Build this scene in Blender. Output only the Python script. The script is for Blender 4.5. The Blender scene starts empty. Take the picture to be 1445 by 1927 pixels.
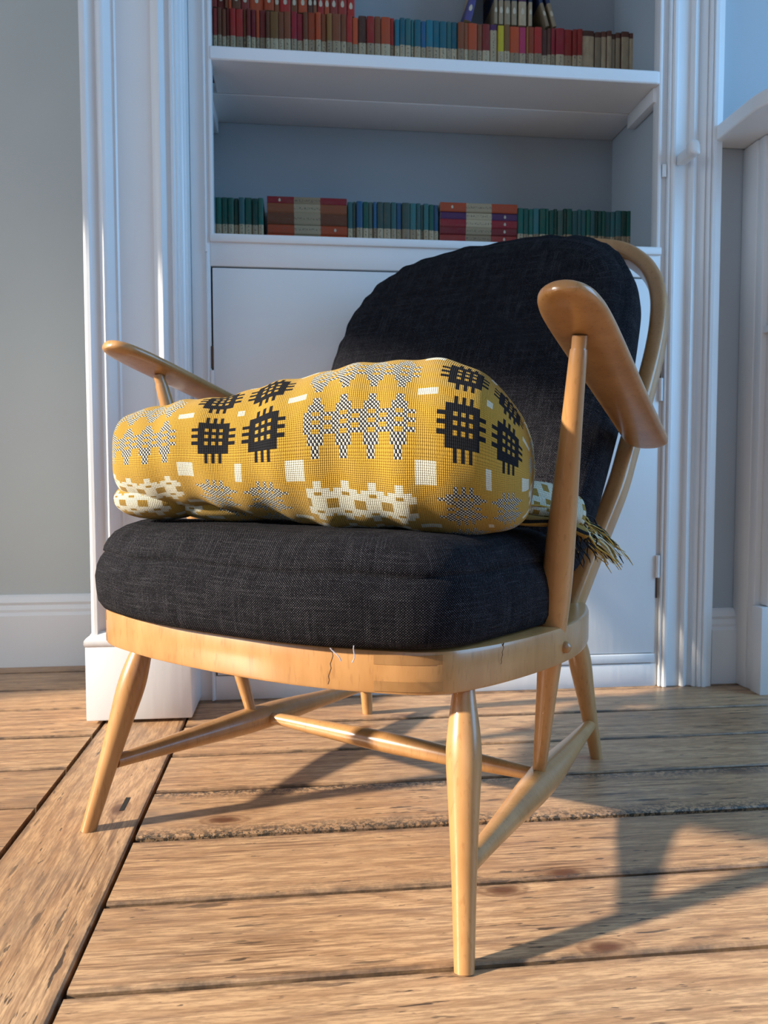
import bpy, bmesh, math, random
from mathutils import Vector, Matrix
R = random.Random(7)
scn = bpy.context.scene
COL = scn.collection
rad = math.radians

# ------------------------------------------------------------------ camera
F, YAW, PIT, ROL = 1450.0, rad(6.21), rad(3.12), rad(-0.08)
fw = Vector((math.sin(YAW)*math.cos(PIT), math.cos(YAW)*math.cos(PIT), -math.sin(PIT)))
rt = Vector((math.cos(YAW), -math.sin(YAW), 0)); up = rt.cross(fw)
rt, up = rt*math.cos(ROL)+up*math.sin(ROL), up*math.cos(ROL)-rt*math.sin(ROL)
cd = bpy.data.cameras.new('camera'); cam = bpy.data.objects.new('camera', cd); COL.objects.link(cam)
cd.sensor_fit = 'HORIZONTAL'; cd.sensor_width = 36; cd.lens = F/1445*36; cd.clip_start = .02
cam.matrix_world = Matrix(((rt.x, up.x, -fw.x, 0), (rt.y, up.y, -fw.y, 0), (rt.z, up.z, -fw.z, .47), (0, 0, 0, 1)))
cd.dof.use_dof = True; cd.dof.focus_distance = .86; cd.dof.aperture_fstop = 14.0
scn.camera = cam

# ------------------------------------------------------------------ sky, sun, window and fill light, exposure
w = bpy.data.worlds.new('sky'); scn.world = w; w.use_nodes = True
bg = w.node_tree.nodes['Background']; bg.inputs[0].default_value = (.50, .68, 1, 1); bg.inputs[1].default_value = .9
SUN_AZ, SUN_EL = rad(12), rad(23.5)
sd = bpy.data.lights.new('sun', 'SUN'); sun = bpy.data.objects.new('sun', sd); COL.objects.link(sun)
sd.energy = 10.0; sd.angle = rad(2.6); sd.color = (1, .90, .76)
dv = Vector((math.cos(SUN_AZ)*math.cos(SUN_EL), math.sin(SUN_AZ)*math.cos(SUN_EL), -math.sin(SUN_EL)))
sun.rotation_euler = (-dv).to_track_quat('Z', 'Y').to_euler(); sun.location = (-6, -1, 4)
def area(name, loc, aim, sx, sy, e, c):
    d = bpy.data.lights.new(name, 'AREA'); o = bpy.data.objects.new(name, d); COL.objects.link(o)
    d.shape = 'RECTANGLE'; d.size = sx; d.size_y = sy; d.energy = e; d.color = c
    o.location = loc; o.rotation_euler = (Vector(loc)-Vector(aim)).to_track_quat('Z', 'Y').to_euler(); return o
area('window_light_right', (2.6, .35, 1.4), (-.2, 1.3, .9), 1.5, 1.9, 50, (.22, .57, 1))
area('window_light_left', (-2.1, .40, 1.25), (.2, 1.3, .8), 1.5, 1.6, 11, (.80, .92, 1))
area('fill_light_rear', (.2, -2.1, 1.5), (0, 1, .7), 2.2, 1.7, 3.5, (.90, .95, 1))  # added neutral fill from behind the camera
scn.view_settings.view_transform = 'Standard'; scn.view_settings.look = 'None'
scn.view_settings.gamma = 1; scn.view_settings.use_curve_mapping = False
scn.view_settings.exposure = 0.0

# ------------------------------------------------------------------ helpers
def tag(o, label=None, cat=None, group=None, kind=None):
    if label: o['label'] = label
    if cat: o['category'] = cat
    if group: o['group'] = group
    if kind: o['kind'] = kind
    return o
def link(o, parent=None):
    COL.objects.link(o)
    if parent is not None: o.parent = parent
    return o
def empty(name, loc=(0, 0, 0), rz=0):
    o = bpy.data.objects.new(name, None); o.empty_display_size = .05; o.location = loc; o.rotation_euler = (0, 0, rz)
    return link(o)
def mesh(name, V, Fc, mats, parent=None, smooth=False, mi=None, ang=None):
    me = bpy.data.meshes.new(name); me.from_pydata([tuple(v) for v in V], [], Fc)
    for m in (mats if isinstance(mats, (list, tuple)) else [mats]): me.materials.append(m)
    if mi is not None: me.polygons.foreach_set('material_index', mi)
    bm = bmesh.new(); bm.from_mesh(me); bmesh.ops.recalc_face_normals(bm, faces=bm.faces); bm.to_mesh(me); bm.free()
    if smooth: me.polygons.foreach_set('use_smooth', [True]*len(me.polygons))
    if ang: me.set_sharp_from_angle(angle=rad(ang))
    me.update()
    return link(bpy.data.objects.new(name, me), parent)
def from_bm(name, bm, mats, parent=None, smooth=False, ang=None):
    me = bpy.data.meshes.new(name); bmesh.ops.recalc_face_normals(bm, faces=bm.faces); bm.to_mesh(me); bm.free()
    for m in (mats if isinstance(mats, (list, tuple)) else [mats]): me.materials.append(m)
    if smooth: me.polygons.foreach_set('use_smooth', [True]*len(me.polygons))
    if ang: me.set_sharp_from_angle(angle=rad(ang))
    return link(bpy.data.objects.new(name, me), parent)
def bxbm(bm, a, b, bev=0, seg=2):
    r = bmesh.ops.create_cube(bm, size=1); vs = r['verts']
    for v in vs:
        v.co = Vector(((a[i]+b[i])/2 + v.co[i]*(b[i]-a[i]) for i in range(3)))
    if bev: bmesh.ops.bevel(bm, geom=list({e for v in vs for e in v.link_edges}), offset=bev, segments=seg, profile=.5, affect='EDGES')
def box(name, a, b, m, parent=None, bev=0, seg=2):
    bm = bmesh.new(); bxbm(bm, a, b, bev, seg); return from_bm(name, bm, m, parent, smooth=bev > 0, ang=40 if bev > 0 else None)
def boxes(name, lst, m, parent=None, bev=0):
    bm = bmesh.new()
    for a, b in lst: bxbm(bm, a, b, bev)
    return from_bm(name, bm, m, parent, smooth=bev > 0, ang=40 if bev > 0 else None)
def catmull(P, n, closed=False):
    out = []; N = len(P); rng = range(N) if closed else range(N-1)
    g = (lambda i: P[i % N]) if closed else (lambda i: P[min(max(i, 0), N-1)])
    for i in rng:
        a, b, c, d = g(i-1), g(i), g(i+1), g(i+2)
        for k in range(n):
            t = k/n
            out.append(tuple(.5*((2*b[j])+(c[j]-a[j])*t+(2*a[j]-5*b[j]+4*c[j]-d[j])*t*t+(3*b[j]-a[j]-3*c[j]+d[j])*t**3) for j in range(len(b))))
    if not closed: out.append(tuple(P[-1]))
    return out
def lathe(name, p0, p1, prof, m, parent=None, n=24, sub=5):
    """turned piece along p0->p1, prof = [(t, radius)]"""
    p0, p1 = Vector(p0), Vector(p1); d = p1-p0; q = d.to_track_quat('Z', 'Y'); pr = catmull(prof, sub)
    V, Fc = [], []
    for t, r in pr:
        for k in range(n):
            a = 2*math.pi*k/n; V.append(p0+d*t+q @ Vector((r*math.cos(a), r*math.sin(a), 0)))
    for i in range(len(pr)-1):
        for k in range(n): Fc.append((i*n+k, i*n+(k+1) % n, (i+1)*n+(k+1) % n, (i+1)*n+k))
    Fc.append(tuple(range(n))); L = (len(pr)-1)*n; Fc.append(tuple(range(L, L+n)))
    return mesh(name, V, Fc, m, parent, True, ang=50)
def sweep(name, path, sec, m, parent=None, closed=False, ups=None, smooth=True, ang=45):
    """sec: list of (a,b) in (side, up) frame; path of Vectors"""
    N = len(path); V, Fc = [], []; n = len(sec)
    for i, p in enumerate(path):
        a = path[(i-1) % N] if closed or i > 0 else p; b = path[(i+1) % N] if closed or i < N-1 else p
        t = (Vector(b)-Vector(a)).normalized(); u = Vector(ups[i] if ups else (0, 0, 1)); s = t.cross(u).normalized(); u = s.cross(t)
        for x, y in sec: V.append(Vector(p)+s*x+u*y)
    for i in range(N if closed else N-1):
        j = (i+1) % N
        for k in range(n): Fc.append((i*n+k, i*n+(k+1) % n, j*n+(k+1) % n, j*n+k))
    if not closed: Fc.append(tuple(range(n))); Fc.append(tuple(range((N-1)*n, N*n)))
    return mesh(name, V, Fc, m, parent, smooth, ang=ang)
def rrect(wd, ht, r, n=4):
    o = []
    for cx, cy, a0 in ((wd/2-r, ht/2-r, 0), (-wd/2+r, ht/2-r, 90), (-wd/2+r, -ht/2+r, 180), (wd/2-r, -ht/2+r, 270)):
        for k in range(n+1):
            a = rad(a0+90*k/n); o.append((cx+r*math.cos(a), cy+r*math.sin(a)))
    return o
def extrude_z(name, prof, z0, z1, m, parent=None, wob=0, nz=1, smooth=False):
    """prof = closed plan outline [(x,y)] swept up in z"""
    V, Fc = [], []; n = len(prof)
    for i in range(nz+1):
        z = z0+(z1-z0)*i/nz
        for x, y in prof: V.append((x+R.uniform(-wob, wob), y+R.uniform(-wob, wob), z))
    for i in range(nz):
        for k in range(n): Fc.append((i*n+k, i*n+(k+1) % n, (i+1)*n+(k+1) % n, (i+1)*n+k))
    Fc.append(tuple(range(n))); Fc.append(tuple(range(nz*n, nz*n+n)))
    return mesh(name, V, Fc, m, parent, smooth, ang=35)

# ------------------------------------------------------------------ materials
class NT:
    def __init__(s, name):
        s.m = bpy.data.materials.new(name); s.m.use_nodes = True; s.t = s.m.node_tree
        s.b = s.t.nodes['Principled BSDF']; s.out = s.t.nodes['Material Output']
    def n(s, ty, **k):
        nd = s.t.nodes.new(ty)
        for a, v in k.items(): setattr(nd, a, v)
        return nd
    def l(s, a, b): s.t.links.new(a, b)
    def val(s, sock, v):
        if hasattr(v, 'default_value') or hasattr(v, 'links'): s.l(v, sock)
        else: sock.default_value = v
    def math(s, op, a, b=0, c=None):
        nd = s.n('ShaderNodeMath', operation=op); s.val(nd.inputs[0], a); s.val(nd.inputs[1], b)
        if c is not None: s.val(nd.inputs[2], c)
        return nd.outputs[0]
    def noise(s, vec, scale, det=3, rough=.5, dist=0):
        nd = s.n('ShaderNodeTexNoise'); s.l(vec, nd.inputs['Vector']); nd.inputs['Scale'].default_value = scale
        nd.inputs['Detail'].default_value = det; nd.inputs['Roughness'].default_value = rough; nd.inputs['Distortion'].default_value = dist
        return nd.outputs[0]
    def mapping(s, vec, sc=(1, 1, 1), loc=(0, 0, 0), rot=(0, 0, 0)):
        nd = s.n('ShaderNodeMapping'); s.l(vec, nd.inputs[0]); nd.inputs['Scale'].default_value = sc
        nd.inputs['Rotation'].default_value = rot
        s.val(nd.inputs['Location'], loc); return nd.outputs[0]
    def ramp(s, f, pts, interp='LINEAR'):
        nd = s.n('ShaderNodeValToRGB'); s.l(f, nd.inputs[0]); cr = nd.color_ramp; cr.interpolation = interp
        while len(cr.elements) < len(pts): cr.elements.new(.5)
        for e, (p, c) in zip(cr.elements, pts):
            e.position = p; e.color = (*c, 1) if isinstance(c, tuple) else (c, c, c, 1)
        return nd.outputs[0]
    def mix(s, f, a, b, mode='MIX'):
        nd = s.n('ShaderNodeMix', data_type='RGBA', blend_type=mode); s.val(nd.inputs[0], f)
        for sk, v in ((nd.inputs[6], a), (nd.inputs[7], b)):
            if isinstance(v, tuple): sk.default_value = (*v, 1)
            else: s.l(v, sk)
        return nd.outputs[2]
    def bump(s, h, st=.3, dist=.002):
        nd = s.n('ShaderNodeBump'); nd.inputs['Strength'].default_value = st; nd.inputs['Distance'].default_value = dist
        s.l(h, nd.inputs['Height']); s.l(nd.outputs[0], s.b.inputs['Normal'])
    def base(s, c, rough=.5, spec=.5):
        if isinstance(c, tuple): s.b.inputs['Base Color'].default_value = (*c, 1)
        else: s.l(c, s.b.inputs['Base Color'])
        s.val(s.b.inputs['Roughness'], rough); s.b.inputs['Specular IOR Level'].default_value = spec
        return s
    def obj(s): return s.n('ShaderNodeTexCoord').outputs['Object']
    def gen(s): return s.n('ShaderNodeTexCoord').outputs['Generated']
    def uv(s): return s.n('ShaderNodeTexCoord').outputs['UV']
    def info(s, k): return s.n('ShaderNodeObjectInfo').outputs[k]

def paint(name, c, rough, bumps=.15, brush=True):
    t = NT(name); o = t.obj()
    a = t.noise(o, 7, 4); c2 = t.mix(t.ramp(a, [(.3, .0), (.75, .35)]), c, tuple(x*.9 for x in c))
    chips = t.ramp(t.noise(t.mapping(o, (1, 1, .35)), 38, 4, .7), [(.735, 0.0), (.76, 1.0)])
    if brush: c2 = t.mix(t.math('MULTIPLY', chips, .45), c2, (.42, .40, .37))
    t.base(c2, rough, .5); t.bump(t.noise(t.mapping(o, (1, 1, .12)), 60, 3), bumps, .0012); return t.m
M_TRIM = paint('white_gloss_paint', (.79, .795, .80), .32, .25)
M_WALL = paint('pale_grey_wall_paint', (.50, .525, .51), .75, .1, False)
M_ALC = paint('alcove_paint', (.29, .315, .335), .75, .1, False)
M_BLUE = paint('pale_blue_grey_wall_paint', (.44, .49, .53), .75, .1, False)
M_CEIL = paint('ceiling_paint', (.75, .75, .74), .8, .1, False)
M_DARK = NT('dark_gap').base((.012, .010, .009), .9).m
M_PLINTH_RUST = NT('bare_wood').base((.09, .05, .03), .8).m

def wood_floor(name, along_x):
    t = NT(name); o = t.obj(); rn = t.info('Random')
    off = t.n('ShaderNodeCombineXYZ'); t.l(t.math('MULTIPLY', rn, 37.0), off.inputs[0]); t.l(t.math('MULTIPLY', rn, 91.0), off.inputs[1])
    v = t.n('ShaderNodeVectorMath', operation='ADD'); t.l(o, v.inputs[0]); t.l(off.outputs[0], v.inputs[1]); v = v.outputs[0]
    st = (.09, 1, 1) if along_x else (1, .09, 1)
    # growth-ring field bent round knots
    kn = t.n('ShaderNodeTexVoronoi', feature='F1', voronoi_dimensions='2D'); t.l(t.mapping(v, (.45, 1, 1) if along_x else (1, .45, 1)), kn.inputs['Vector']); kn.inputs['Scale'].default_value = 4.2
    kd = kn.outputs['Distance']
    kd = t.math('ADD', kd, t.math('MULTIPLY', t.math('SUBTRACT', t.noise(v, 45, 3), .5), .035)); near = t.ramp(kd, [(.0, 1.0), (.28, .0)])
    wv = t.n('ShaderNodeTexWave', wave_type='BANDS', bands_direction='Y' if along_x else 'X')
    t.l(t.mapping(v, (.25, 1, 1) if along_x else (1, .25, 1)), wv.inputs['Vector']); wv.inputs['Scale'].default_value = 11
    wv.inputs['Distortion'].default_value = 9; wv.inputs['Detail'].default_value = 3; wv.inputs['Detail Scale'].default_value = .9
    t.l(t.math('MULTIPLY', near, 9.0), wv.inputs['Phase Offset'])
    fine = t.noise(t.mapping(v, st), 360, 4, .7)
    med = t.noise(t.mapping(v, st), 75, 4, .65)
    big = t.noise(t.mapping(v, (.5, 1, 1) if along_x else (1, .5, 1)), 4.5, 4, .6)
    c = t.ramp(big, [(.28, (.42, .235, .118)), (.5, (.57, .34, .175)), (.72, (.67, .425, .235))])
    c = t.mix(t.math('MULTIPLY', t.ramp(wv.outputs[0], [(.50, .0), (.95, 1.0)]), .42), c, (.29, .145, .07), 'MIX')
    c = t.mix(t.math('MULTIPLY', t.ramp(fine, [(.43, 1.0), (.57, .0)]), .55), c, (.22, .115, .06))
    c = t.mix(t.math('MULTIPLY', t.ramp(med, [(.33, 1.0), (.44, .0)]), .45), c, (.17, .10, .07))
    hl = t.noise(t.mapping(v, (.035, 1, 1) if along_x else (1, .035, 1)), 230, 2, .6)
    hm = t.ramp(t.noise(t.mapping(v, (.3, 1, 1) if along_x else (1, .3, 1)), 8, 2), [(.42, .0), (.6, 1.0)])
    c = t.mix(t.math('MULTIPLY', t.math('MULTIPLY', t.ramp(hl, [(.55, .0), (.60, 1.0)]), hm), .65), c, (.13, .065, .035))
    # knots
    c = t.mix(t.ramp(kd, [(.012, .95), (.030, .75), (.042, .30), (.058, .45), (.066, .0)]), c, (.10, .035, .015))
    # dark dents and scratches running with the grain
    sc = t.noise(t.mapping(v, (.13, 1, 1) if along_x else (1, .13, 1)), 115, 3, .6)
    mask = t.ramp(t.noise(v, 5, 2), [(.42, .0), (.62, 1.0)])
    pit = t.math('MULTIPLY', t.ramp(sc, [(.600, .0), (.630, 1.0)]), mask)
    c = t.mix(t.math('MULTIPLY', pit, .85), c, (.035, .025, .02))
    sc2 = t.noise(t.mapping(v, (.22, 1, 1) if along_x else (1, .22, 1)), 130, 3, .6)
    pit2 = t.ramp(sc2, [(.675, .0), (.70, 1.0)]); c = t.mix(t.math('MULTIPLY', pit2, .75), c, (.05, .035, .028))
    # dirty plank edges, from the generated coordinate across the plank
    g = t.n('ShaderNodeSeparateXYZ'); t.l(t.gen(), g.inputs[0]); gc = g.outputs[1 if along_x else 0]
    ed = t.math('ABSOLUTE', t.math('SUBTRACT', gc, .5))
    edn = t.math('ADD', ed, t.math('MULTIPLY', t.math('SUBTRACT', t.noise(v, 26, 4, .7), .5), .16))
    dirt = t.ramp(edn, [(.445, .0), (.515, 1.0)])
    c = t.mix(t.math('MULTIPLY', dirt, .85), c, (.06, .042, .032))
    # grime patches: grey, and strong on planks whose object colour says so
    gr = t.ramp(t.noise(t.mapping(v, (.4, 1, 1) if along_x else (1, .4, 1)), 9, 5, .7), [(.50, .0), (.72, 1.0)])
    oc = t.n('ShaderNodeSeparateColor'); t.l(t.info('Color'), oc.inputs[0])
    c = t.mix(t.math('MULTIPLY', gr, oc.outputs[0]), c, (.17, .13, .10))
    rough2 = t.math('MULTIPLY', t.ramp(t.noise(v, 130, 4, .8), [(.46, .0), (.53, 1.0)]), t.math('MULTIPLY', t.ramp(edn, [(.26, .0), (.46, 1.0)]), oc.outputs[1]))
    c = t.mix(rough2, c, (.06, .045, .032))
    t.base(c, t.math('ADD', t.math('MULTIPLY', t.noise(v, 12, 3), .22), .27), .5)
    h = t.math('SUBTRACT', t.math('ADD', t.math('MULTIPLY', fine, .25), t.math('MULTIPLY', med, .35)), t.math('ADD', t.math('MULTIPLY', pit, .9), t.math('ADD', t.math('MULTIPLY', rough2, .8), t.math('MULTIPLY', pit2, .6))))
    t.bump(h, .16, .0010); return t.m
M_FX = wood_floor('pine_board_across', True); M_FY = wood_floor('pine_board_along', False)

def beech(name, tone=1.0, endgrain=False):
    t = NT(name); o = t.obj()
    g = t.noise(t.mapping(o, (1, 1, .25) if not endgrain else (1, 1, 1)), 30, 4, .6)
    fl = t.noise(t.mapping(o, (1, 1, .18)), 260, 2, .5)
    c = t.ramp(g, [(.3, (.385*tone, .185*tone, .062*tone)), (.7, (.50*tone, .262*tone, .100*tone))])
    c = t.mix(t.math('MULTIPLY', t.ramp(fl, [(.58, .0), (.70, 1.0)]), .35), c, (.25*tone, .11*tone, .035*tone))
    nick = t.ramp(t.noise(o, 55, 2, .5), [(.76, .0), (.79, 1.0)]); c = t.mix(t.math('MULTIPLY', nick, .5), c, (.18, .08, .03))
    t.base(c, t.math('ADD', t.math('MULTIPLY', g, .12), .24), .5)
    t.b.inputs['Coat Weight'].default_value = .35; t.b.inputs['Coat Roughness'].default_value = .18
    t.bump(fl, .06, .0006); return t.m
M_BEECH = beech('beech'); M_BEECHD = beech('beech_dark_stain', .78); M_JOINT = beech('beech_joint', .68, True)  # darker beech tone is used on the bolt heads
M_HAIR = NT('hairline_crack').base((.05, .028, .015), .8).m

def charcoal(name):
    t = NT(name); uv = t.uv()
    s = t.n('ShaderNodeSeparateXYZ'); t.l(uv, s.inputs[0]); u, v = s.outputs[0], s.outputs[1]   # uv in metres
    K = 2*math.pi/.0026
    wu = t.math('SINE', t.math('MULTIPLY', u, K)); wv = t.math('SINE', t.math('MULTIPLY', v, K))
    we = t.math('MULTIPLY', wu, wv)                                # checker of raised threads
    sl = t.noise(t.mapping(uv, (1, .03, 1)), 420, 2); sl2 = t.noise(t.mapping(uv, (.03, 1, 1)), 420, 2)
    slub = t.math('MAXIMUM', sl, sl2); sp = t.noise(uv, 900, 2, .6); big = t.noise(uv, 60, 3)
    f = t.math('ADD', t.math('MULTIPLY', we, .26), t.math('ADD', t.math('MULTIPLY', sp, .60), t.math('MULTIPLY', slub, .35)))
    f = t.math('ADD', f, t.math('MULTIPLY', big, .12))
    c = t.ramp(f, [(.40, (.002, .002, .003)), (.62, (.008, .0075, .010)), (.72, (.030, .028, .033)), (.90, (.16, .155, .17))])
    t.base(c, .95, .08)
    t.bump(t.math('ADD', t.math('MULTIPLY', we, .5), sp), .55, .0010); return t.m
M_CHAR = charcoal('charcoal_weave'); M_THREAD = NT('black_thread').base((.01, .01, .014), .9).m

def wool(name, ca, cb=None):
    t = NT(name); uv = t.uv(); s = t.n('ShaderNodeSeparateXYZ'); t.l(uv, s.inputs[0]); u, v = s.outputs[0], s.outputs[1]  # uv in cells
    wob = t.noise(uv, .6, 2); u2 = t.math('ADD', u, t.math('MULTIPLY', wob, .3))
    su = t.math('SINE', t.math('MULTIPLY', u2, 2*math.pi)); sv = t.math('SINE', t.math('MULTIPLY', v, 2*math.pi))
    we = t.math('MULTIPLY', su, sv); h = t.math('ADD', t.math('MULTIPLY', t.math('ABSOLUTE', su), .5), t.math('MULTIPLY', t.math('ABSOLUTE', sv), .5))
    no = t.noise(uv, 3.2, 3, .7)
    if cb is None:
        lo = tuple(x*.30 for x in ca)  # shade between the yarns, put into the colour
        c = t.mix(t.ramp(h, [(.12, .0), (.6, 1.0)]), lo, ca); c = t.mix(t.math('MULTIPLY', t.ramp(no, [(.3, 1.0), (.6, .0)]), .35), c, tuple(x*.5 for x in ca))
    else:
        sd_ = t.math('SINE', t.math('MULTIPLY', t.math('ADD', u2, v), 2*math.pi))
        k = t.ramp(t.math('ADD', t.math('MULTIPLY', we, .55), t.math('ADD', t.math('MULTIPLY', sd_, .2), .5)), [(.52, .0), (.64, 1.0)])
        c = t.mix(k, cb, ca); c = t.mix(t.ramp(h, [(.10, .45), (.4, .0)]), c, (.02, .02, .02))
    t.base(c, .9, .2); t.b.inputs['Sheen Weight'].default_value = .12 if sum(ca) > .3 else .0; t.b.inputs['Sheen Roughness'].default_value = .4
    t.bump(t.math('ADD', h, t.math('MULTIPLY', no, .5)), .8, .0013); return t.m
MUST, BLK, CRM = (.49, .28, .035), (.009, .009, .012), (.70, .66, .51)
WOOL = [wool('mustard_wool', MUST), wool('black_wool', BLK), wool('cream_wool', CRM), wool('black_and_cream_wool', CRM, (.02, .02, .03)), wool('olive_gold_wool', (.36, .21, .03))]

def flat(name, c, r=.7, spec=.4): return NT(name).base(c, r, spec).m
def book_mat(name, tint=None, amt=.3):
    t = NT(name); o = t.obj(); rn = t.info('Random')
    of = t.n('ShaderNodeCombineXYZ'); t.l(t.math('MULTIPLY', rn, 50.0), of.inputs[0])
    v = t.n('ShaderNodeVectorMath', operation='ADD'); t.l(o, v.inputs[0]); t.l(of.outputs[0], v.inputs[1]); v = v.outputs[0]
    c = t.info('Color') if tint is None else t.mix(t.ramp(rn, [(.2, .0), (.9, 1.0)]), tint, tuple(x*.55 for x in tint))
    c = t.mix(t.math('MULTIPLY', t.ramp(t.noise(t.mapping(v, (1, 1, .4)), 90, 4, .7), [(.4, .0), (.75, 1.0)]), amt), c, (.16, .10, .06))
    c = t.mix(t.math('MULTIPLY', t.ramp(t.noise(v, 170, 3, .7), [(.68, .0), (.74, 1.0)]), .55), c, (.50, .43, .32))
    t.base(c, .6, .3); return t.m
B_COV = book_mat('faded_paper_cover'); B_CRM = book_mat('cream_paper_band', (.44, .33, .20), .5); B_PAGE = book_mat('yellowed_page_edges', (.42, .33, .20), .4)
def lettered():
    t = NT('cream_band_with_title'); o = t.obj(); rn = t.info('Random')
    s = t.n('ShaderNodeSeparateXYZ'); t.l(o, s.inputs[0])
    of = t.n('ShaderNodeCombineXYZ'); t.l(t.math('MULTIPLY', rn, 50.0), of.inputs[0])
    v = t.n('ShaderNodeVectorMath', operation='ADD'); t.l(o, v.inputs[0]); t.l(of.outputs[0], v.inputs[1])
    c = t.mix(t.ramp(rn, [(.2, .0), (.9, 1.0)]), (.44, .33, .20), (.26, .18, .105))
    ink = t.ramp(t.noise(v.outputs[0], 330, 1, .4), [(.52, .0), (.56, 1.0)])
    line = t.ramp(t.math('ABSOLUTE', s.outputs[0]), [(.0022, 1.0), (.0030, .0)])
    c = t.mix(t.math('MULTIPLY', t.math('MULTIPLY', ink, line), .8), c, (.04, .03, .03))
    t.base(c, .65, .3); return t.m
B_LET = lettered(); B_EMB = flat('pale_emblem_print', (.50, .42, .30), .7); B_INK = flat('black_ink', (.02, .02, .02), .6)

# ------------------------------------------------------------------ room shell
WY = 1.58                                         # plane of the cupboard front
XL, XR, YB, ZC = -2.2, 2.7, -2.3, 2.75
def struct(o): o['kind'] = 'structure'; return o
struct(box('ceiling', (XL, YB, ZC), (XR, 2.05, ZC+.1), M_CEIL))
struct(box('wall_back', (XL, 1.925, 0), (-.30, 2.05, ZC), M_WALL))
# wall behind the alcove: two cheeks and a back
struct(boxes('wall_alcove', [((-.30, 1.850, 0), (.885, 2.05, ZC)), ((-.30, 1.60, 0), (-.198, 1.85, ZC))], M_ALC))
struct(box('wall_alcove_right', (.762, 1.60, .9), (.885, 1.85, ZC), M_BLUE))  # same alcove paint; light on this cheek is put into a lighter colour
struct(box('wall_chimney', (.885, 1.600, 0), (XR, 2.05, ZC), M_BLUE))
# side wall with the window the sun comes in by
def wall_x(name, x0, x1, holes, m):
    ys = [YB, 2.05]; (y0, y1, z0, z1) = holes
    return struct(boxes(name, [((x0, YB, 0), (x1, y0, ZC)), ((x0, y1, 0), (x1, 2.05, ZC)), ((x0, y0, 0), (x1, y1, z0)), ((x0, y0, z1), (x1, y1, ZC))], m))
WL = (-.95, 1.34, .35, 1.76); WR = (-.6, 1.1, .45, 2.35)
wall_x('wall_left', XL-.12, XL, WL, M_WALL); wall_x('wall_right', XR, XR+.12, WR, M_WALL)
x0, x1, z0, z1 = -1.1, 1.4, .6, 2.35
struct(boxes('wall_rear', [((XL, YB-.12, 0), (x0, YB, ZC)), ((x1, YB-.12, 0), (XR, YB, ZC)), ((x0, YB-.12, 0), (x1, YB, z0)), ((x0, YB-.12, z1), (x1, YB, ZC))], M_WALL))
def win_x(name, x, h):
    y0, y1, z0, z1 = h; t = .035; ym = (y0+y1)/2
    L = [((x-.02, y0, z0), (x+.02, y0+t, z1)), ((x-.02, y1-t, z0), (x+.02, y1, z1)), ((x-.02, y0, z0), (x+.02, y1, z0+t)), ((x-.02, y0, z1-t), (x+.02, y1, z1))]
    return struct(boxes(name, L, M_TRIM))
win_x('window_1', XL-.06, WL); win_x('window_2', XR+.06, WR)
struct(boxes('window_3', [((-1.1, YB-.08, .6), (-1.06, YB-.04, 2.35)), ((1.36, YB-.08, .6), (1.4, YB-.04, 2.35)), ((.13, YB-.08, .6), (.17, YB-.04, 2.35)), ((-1.1, YB-.08, 1.45), (1.4, YB-.04, 1.49))], M_TRIM))

# ------------------------------------------------------------------ floor: sub floor and boards
floor = struct(box('floor', (XL, YB, -.12), (XR, 2.05, -.030), M_DARK))
def plank(xa, ya, xb, yb, along_x, dirt=.25, wear=.0, chips=None):
    """board with slightly ragged long edges"""
    n = 26; V, Fc = [], []; g = R.uniform(.0019, .0030)
    L = (xb-xa) if along_x else (yb-ya); zt = R.uniform(-.0012, .0)
    cx, cy = (xa+xb)/2, (ya+yb)/2
    for i in range(n+1):
        s = i/n
        j0, j1 = R.uniform(0, .0014), R.uniform(0, .0014+.005*max(0, wear-.5)*R.random()); j0 += .009*max(0, wear-.5)*R.random()
        for side, jj in ((0, j0), (1, j1)):
            if along_x: x = xa+L*s; y = (ya+g+jj) if side == 0 else (yb-g-jj)
            else: y = ya+L*s; x = (xa+g+jj) if side == 0 else (xb-g-jj)
            sg = 1 if side == 0 else -1
            dx, dy = (0, sg*.0022) if along_x else (sg*.0022, 0)
            V += [(x-cx, y-cy, -.024), (x-cx, y-cy, zt-.0022), (x+dx-cx, y+dy-cy, zt)]
    for i in range(n):
        a, b = i*6, (i+1)*6
        Fc += [(a, a+1, b+1, b), (a+1, a+2, b+2, b+1), (a+2, a+5, b+5, b+2), (a+5, a+4, b+4, b+5), (a+4, a+3, b+3, b+4)]
    for a in (0, n*6): Fc.append((a, a+1, a+2, a+5, a+4, a+3))
    o = mesh('floorboard', V, Fc, M_FX if along_x else M_FY, floor); o.location = (cx, cy, 0); o.color = (dirt, wear, 0, 1)
    return o
ysr = [-.90, -.755, -.61, -.465, -.32, -.175, -.03, .115, .26, .405, .55, .695, .838, .985, 1.132, 1.276, 1.425, 1.572, 1.72]
for i in range(len(ysr)-1):
    wear = {13: 1.0}.get(i, .15 if i == 12 else .0); plank(-.213, ysr[i], XR, ysr[i+1], True, .85 if i == 13 else R.uniform(.1, .35), wear)
plank(-.369, -.9, -.215, 1.95, False, .55, 0); plank(-.369, YB, -.215, -.9, False, .4, 0)
ysl = [-.9, -.75, -.6, -.45, -.3, -.15, 0, .16, .32, .48, .64, .80, .955, 1.103, 1.245, 1.395, 1.56, 1.70, 1.85, 2.0]
for i in range(len(ysl)-1): plank(XL, ysl[i], -.372, ysl[i+1], True, R.uniform(.1, .3), 0)
for i in range(10): plank(-.213, YB+i*.14, XR, YB+(i+1)*.14, True); plank(XL, YB+i*.14, -.372, YB+(i+1)*.14, True)
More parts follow.
